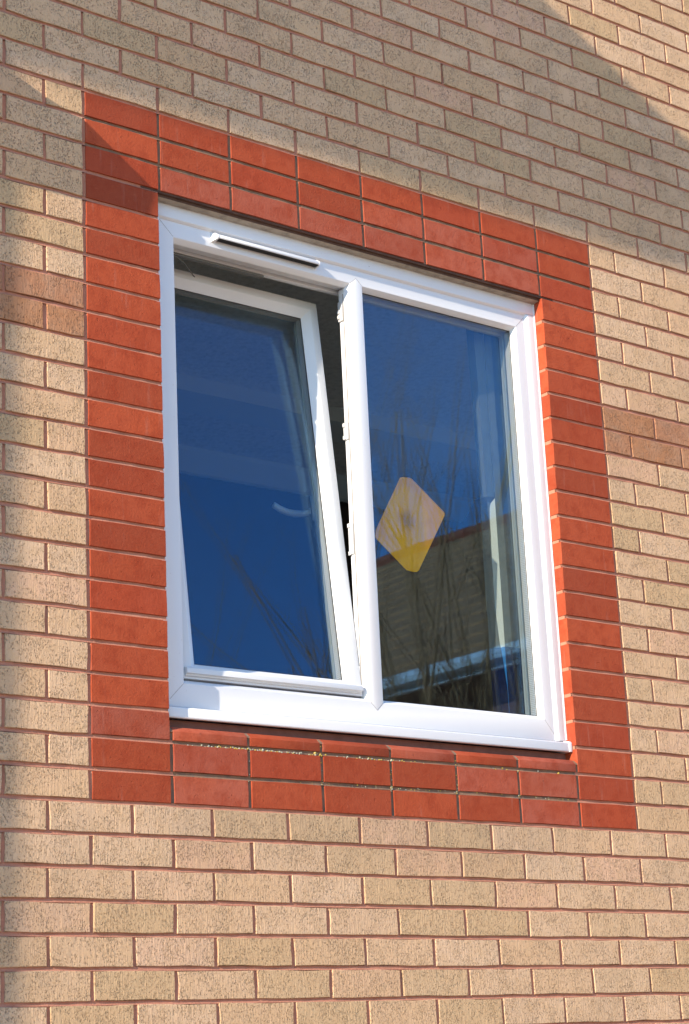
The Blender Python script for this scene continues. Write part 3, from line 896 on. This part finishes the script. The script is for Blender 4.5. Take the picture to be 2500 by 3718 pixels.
# yellow diamond card hanging behind the fixed pane
def diamond():
    m, nt, p = new_mat('yellow_card')
    nt.nodes.remove(p)
    out = nt.nodes['Material Output']
    tc = N(nt, 'ShaderNodeTexCoord').outputs['Object']
    sep = N(nt, 'ShaderNodeSeparateXYZ'); nt.links.new(tc, sep.inputs[0])
    un = math_(nt, 'MULTIPLY', sep.outputs[0], 1.0); vn = math_(nt, 'MULTIPLY', sep.outputs[2], 1.0)
    ua = math_(nt, 'ADD', un, 0.5); va = math_(nt, 'ADD', vn, 0.5)
    x = math_(nt, 'MULTIPLY', math_(nt, 'SUBTRACT', ua, 0.45), 1 / 0.31)
    z = math_(nt, 'MULTIPLY', math_(nt, 'SUBTRACT', va, 0.53), 1 / 0.37)
    r = math_(nt, 'SQRT', math_(nt, 'ADD', math_(nt, 'POWER', x, 2.0), math_(nt, 'POWER', z, 2.0)))
    r = math_(nt, 'ADD', r, math_(nt, 'MULTIPLY', math_(nt, 'SUBTRACT', noise_(nt, tc, 18, 2, 0.5), 0.5), 0.5))
    ring = math_(nt, 'MULTIPLY', ramp(nt, r, 0.10, 0.62), ramp(nt, r, 0.75, 1.15, 1.0, 0.0))
    low = ramp(nt, va, 0.38, 0.22)
    gold = math_(nt, 'MAXIMUM', ring, math_(nt, 'MULTIPLY', low, 0.9))
    c = mix(nt, gold, (0.92, 0.40, 0.04), (1.0, 0.46, 0.003))
    blot = ramp(nt, noise_(nt, tc, 30, 2, 0.5), 0.50, 0.72, 0.0, 0.35)
    c = mix(nt, blot, c, (0.78, 0.33, 0.02))
    c = mix(nt, ramp(nt, r, 0.45, 0.0, 0.0, 0.8), c, (0.50, 0.24, 0.04))
    df = N(nt, 'ShaderNodeBsdfDiffuse'); tl = N(nt, 'ShaderNodeBsdfTranslucent')
    nt.links.new(c, df.inputs[0]); nt.links.new(c, tl.inputs[0])
    a = N(nt, 'ShaderNodeMixShader'); a.inputs[0].default_value = 0.08
    nt.links.new(df.outputs[0], a.inputs[1]); nt.links.new(tl.outputs[0], a.inputs[2])
    tr_ = N(nt, 'ShaderNodeBsdfTransparent')
    b = N(nt, 'ShaderNodeMixShader')
    nt.links.new(ramp(nt, gold, 0.0, 0.6, 0.93, 1.0), b.inputs[0])
    nt.links.new(tr_.outputs[0], b.inputs[1]); nt.links.new(a.outputs[0], b.inputs[2])
    nt.links.new(b.outputs[0], out.inputs[0])
    Y = 0.104
    def at(px, py):
        d = right * ((px - 1250) / 7236.158) + fwd - up * ((py - 1859) / 7236.158)
        nrm = Vector((0, -1, 0)); o_ = Vector((1.09, Y, 0.8))
        return CAM + d * ((o_ - CAM).dot(nrm) / d.dot(nrm))
    f = 700 / 1568
    pts = [at(1300 + f * a_, 1700 + f * b_) for a_, b_ in ((340, 78), (360, 72), (420, 78), (440, 92), (695, 355), (705, 375), (690, 410), (492, 830), (478, 842), (455, 843), (395, 828), (150, 575), (140, 555), (145, 500))]
    c0 = Vector([(min(p[k] for p in pts) + max(p[k] for p in pts)) / 2 for k in range(3)])
    un.node.inputs[1].default_value = 1 / (max(p.x for p in pts) - min(p.x for p in pts))
    vn.node.inputs[1].default_value = 1 / (max(p.z for p in pts) - min(p.z for p in pts))
    vs = [p - c0 for p in pts] + [p - c0 + Vector((0, 0.002, 0)) for p in pts]
    n = len(pts)
    m_ = MB(); m_.add(vs, [tuple(range(n)), tuple(range(2 * n - 1, n - 1, -1))] + [(i, i + n, (i + 1) % n + n, (i + 1) % n) for i in range(n)])
    e = empty('diamond_sign', 'yellow diamond shaped card hanging behind the glass of the fixed pane', 'sign', c0)
    m_.build('card', m, e)
diamond()

# ------------------------------------------------------------------ things beyond the frame that shade or mirror in the scene
g = MB(); g.box((-300, -300, -2.40), (300, 300, -2.30)); o = g.build('ground', simple('paving', (0.44, 0.35, 0.26), 0.95, 0.1, var=0.5, scale=1.2, bmp=0.01, bscale=12)); o['kind'] = 'structure'

TILE = simple('roof_tile', (0.55, 0.27, 0.12), 0.85, 0.2, var=0.6, scale=4, bmp=0.01, bscale=9)
BRK = simple('house_brick', (0.33, 0.15, 0.09), 0.9, 0.1, var=0.5, scale=3)
WPAINT = simple('white_paint', (0.78, 0.78, 0.76), 0.5)
# unseen bay and lean-to roof, added and sized to cast the wall's shade
bay = empty('shading_bay', 'added bay with a lean-to roof, out of view on the left, shading the wall', 'building', (-3.2, 0, -2.3))
b_ = MB(); b_.box((-4.4, -0.44, -2.30), (-1.901, -0.001, 3.53)); b_.build('shading_bay_wall', BRK, bay, loc=(3.2, 0, 2.3))
rf = MB()
P_ = 1.10
rf.prism_x([(-0.001, 3.558), (-0.001, 4.212), (-P_, 4.212 - 0.37 * P_), (-P_, 3.558)], -5.3, -1.5)
rf.build('roof', TILE, bay, loc=(3.2, 0, 2.3))
fa = MB(); fa.box((-5.3, -P_ - 0.02, 3.60), (-1.5, -P_ - 0.0005, 3.79)); fa.build('shading_bay_fascia', WPAINT, bay, loc=(3.2, 0, 2.3))
# block added just out of view, outlined to cast the wedge shadow
caster = empty('shadow_caster', 'unseen block on the brick wall left of the window, shaped to cast a shadow', 'caster', (-0.47, 0, 1.75))
lp = MB()
prof = [(-0.001, 1.66), (-0.058, 1.638), (-0.08, 1.630), (-0.1, 1.647), (-0.1487, 1.733), (-0.1535, 1.79), (-0.154, 1.814), (-0.1, 1.869), (-0.076, 1.858), (-0.001, 1.855)]
lp.prism_x(prof, -0.58, -0.39)
lp.build('caster_body', simple('caster_grey', (0.2, 0.2, 0.21), 0.5), caster, 0.004, loc=(0.47, 0, -1.75))

# house opposite, seen mirrored in the fixed pane
H = empty('opposite_house', 'brick house with dark tiled roof mirrored in the fixed pane', 'building', (13.6, -18.0, -2.3))
RX, RZ = 13.7, 5.72       # ridge
EX, EZ = 9.2, 2.84       # eaves
y0h, y1h = -30.0, -7.0
w_ = MB(); w_.box((EX + 0.45, y0h + 0.3, -2.30), (2 * RX - EX - 0.45, y1h - 0.3, EZ - 0.02)); w_.build('wall', BRK, H, loc=(-13.6, 18, 2.3))
rt = MB()
def plane_block(m_, ya, yb, xa, za, xb, zb2, th=0.12):
    m_.add([(xa, ya, za), (xb, ya, zb2), (xb, yb, zb2), (xa, yb, za), (xa, ya, za - th), (xb, ya, zb2 - th), (xb, yb, zb2 - th), (xa, yb, za - th)],
           [(0, 1, 2, 3), (7, 6, 5, 4), (0, 4, 5, 1), (1, 5, 6, 2), (2, 6, 7, 3), (3, 7, 4, 0)])
NR = 15
for i in range(NR):
    a = i / NR; b = (i + 1) / NR + 0.01
    plane_block(rt, y0h, y1h, EX + (RX - EX) * a, EZ + (RZ - EZ) * a + 0.02, EX + (RX - EX) * b, EZ + (RZ - EZ) * b - 0.005, 0.04)
plane_block(rt, y0h, y1h, RX + 0.001, RZ, 2 * RX - EX, EZ)
rt.build('roof', TILE, H, loc=(-13.6, 18, 2.3))
rr = MB(); y = y0h
while y < y1h:
    rr.tube([(RX, y, RZ + 0.01), (RX, y + 0.43, RZ + 0.02)], 0.09, 8); y += 0.45
rr.build('ridge_tiles', simple('ridge_red', (0.36, 0.10, 0.05), 0.8), H, loc=(-13.6, 18, 2.3))
gu = MB(); gu.box((EX - 0.03, y0h, EZ - 0.15), (EX + 0.03, y1h, EZ - 0.02)); gu.tube([(EX - 0.10, y0h, EZ - 0.05), (EX - 0.10, y1h, EZ - 0.05)], 0.065, 8)
gu.build('gutter', WPAINT, H, loc=(-13.6, 18, 2.3))
for k in range(6):
    wd = MB()
    ya = -11.5 - k * 3.0
    wd.box((EX + 0.40, ya - 1.2, 0.9), (EX + 0.449, ya, 2.1))
    wd.build('window', WPAINT, H, loc=(-13.6, 18, 2.3))

# bare trees between the two buildings
BARK = simple('bark', (0.55, 0.29, 0.13), 0.95, 0.1, var=0.5, scale=8)
def tree(x, y, h, seed, label):
    rnd = random.Random(seed)
    t = empty('bare_tree', label, 'tree', (x, y, -2.30), 'bare trees mirrored in the fixed pane')
    tk = MB(); br = MB()
    def grow(m_, p, d, L, r, depth):
        pts = [p.copy()]; rads = [r]; n = 6 if depth == 0 else 5
        for i in range(n):
            d = (d + Vector((rnd.gauss(0, .09), rnd.gauss(0, .09), rnd.gauss(0.05, .03)))).normalized()
            p = p + d * L / n
            pts.append(p.copy()); rads.append(r * (1 - 0.85 * (i + 1) / n))
        m_.tube(pts, rads, 6 if depth < 2 else 4)
        if depth >= 3 or L < 0.35: return
        k = (6, 4, 2)[depth]
        for q in range(k):
            f_ = rnd.uniform(0.22, 0.95)
            i = min(int(f_ * n), n - 1)
            base = pts[i].lerp(pts[i + 1], f_ * n - i)
            a = rnd.uniform(0, 2 * math.pi); tilt = rnd.uniform(0.45, 1.0)
            nd = (Vector((math.cos(a) * tilt, math.sin(a) * tilt, 1.0)).normalized() + d * 0.3).normalized()
            grow(br, base, nd, L * rnd.uniform(0.34, 0.52) * (1.2 - 0.65 * f_), rads[i] * 0.5, depth + 1)
    for s in range(3):
        a = rnd.uniform(0, 6.28); lean = 0.12
        grow(tk, Vector((0.05 * math.cos(a), 0.05 * math.sin(a), 0)), Vector((lean * math.cos(a), lean * math.sin(a), 1)).normalized(), h * rnd.uniform(0.75, 0.98), (0.050 if seed in (13, 14) and s == 0 else 0.028) * h / 6, 0)
    tk.build('trunk', BARK, t); br.build('branches', BARK, t)
for k, (az, rr_, h, s) in enumerate([(40.5, 11.0, 5.2, 11), (41.3, 12.0, 5.9, 12), (42.1, 11.5, 6.2, 13), (42.9, 12.5, 6.8, 14), (43.9, 11.5, 6.3, 15)]):
    a = math.radians(az)
    x = CAM.x + rr_ * math.sin(a); y = 4.05 - rr_ * math.cos(a)
    tree(x, y, h, s, '%s bare tree from the left of those mirrored in the fixed window pane' % ['first', 'second', 'third', 'fourth', 'last'][k])
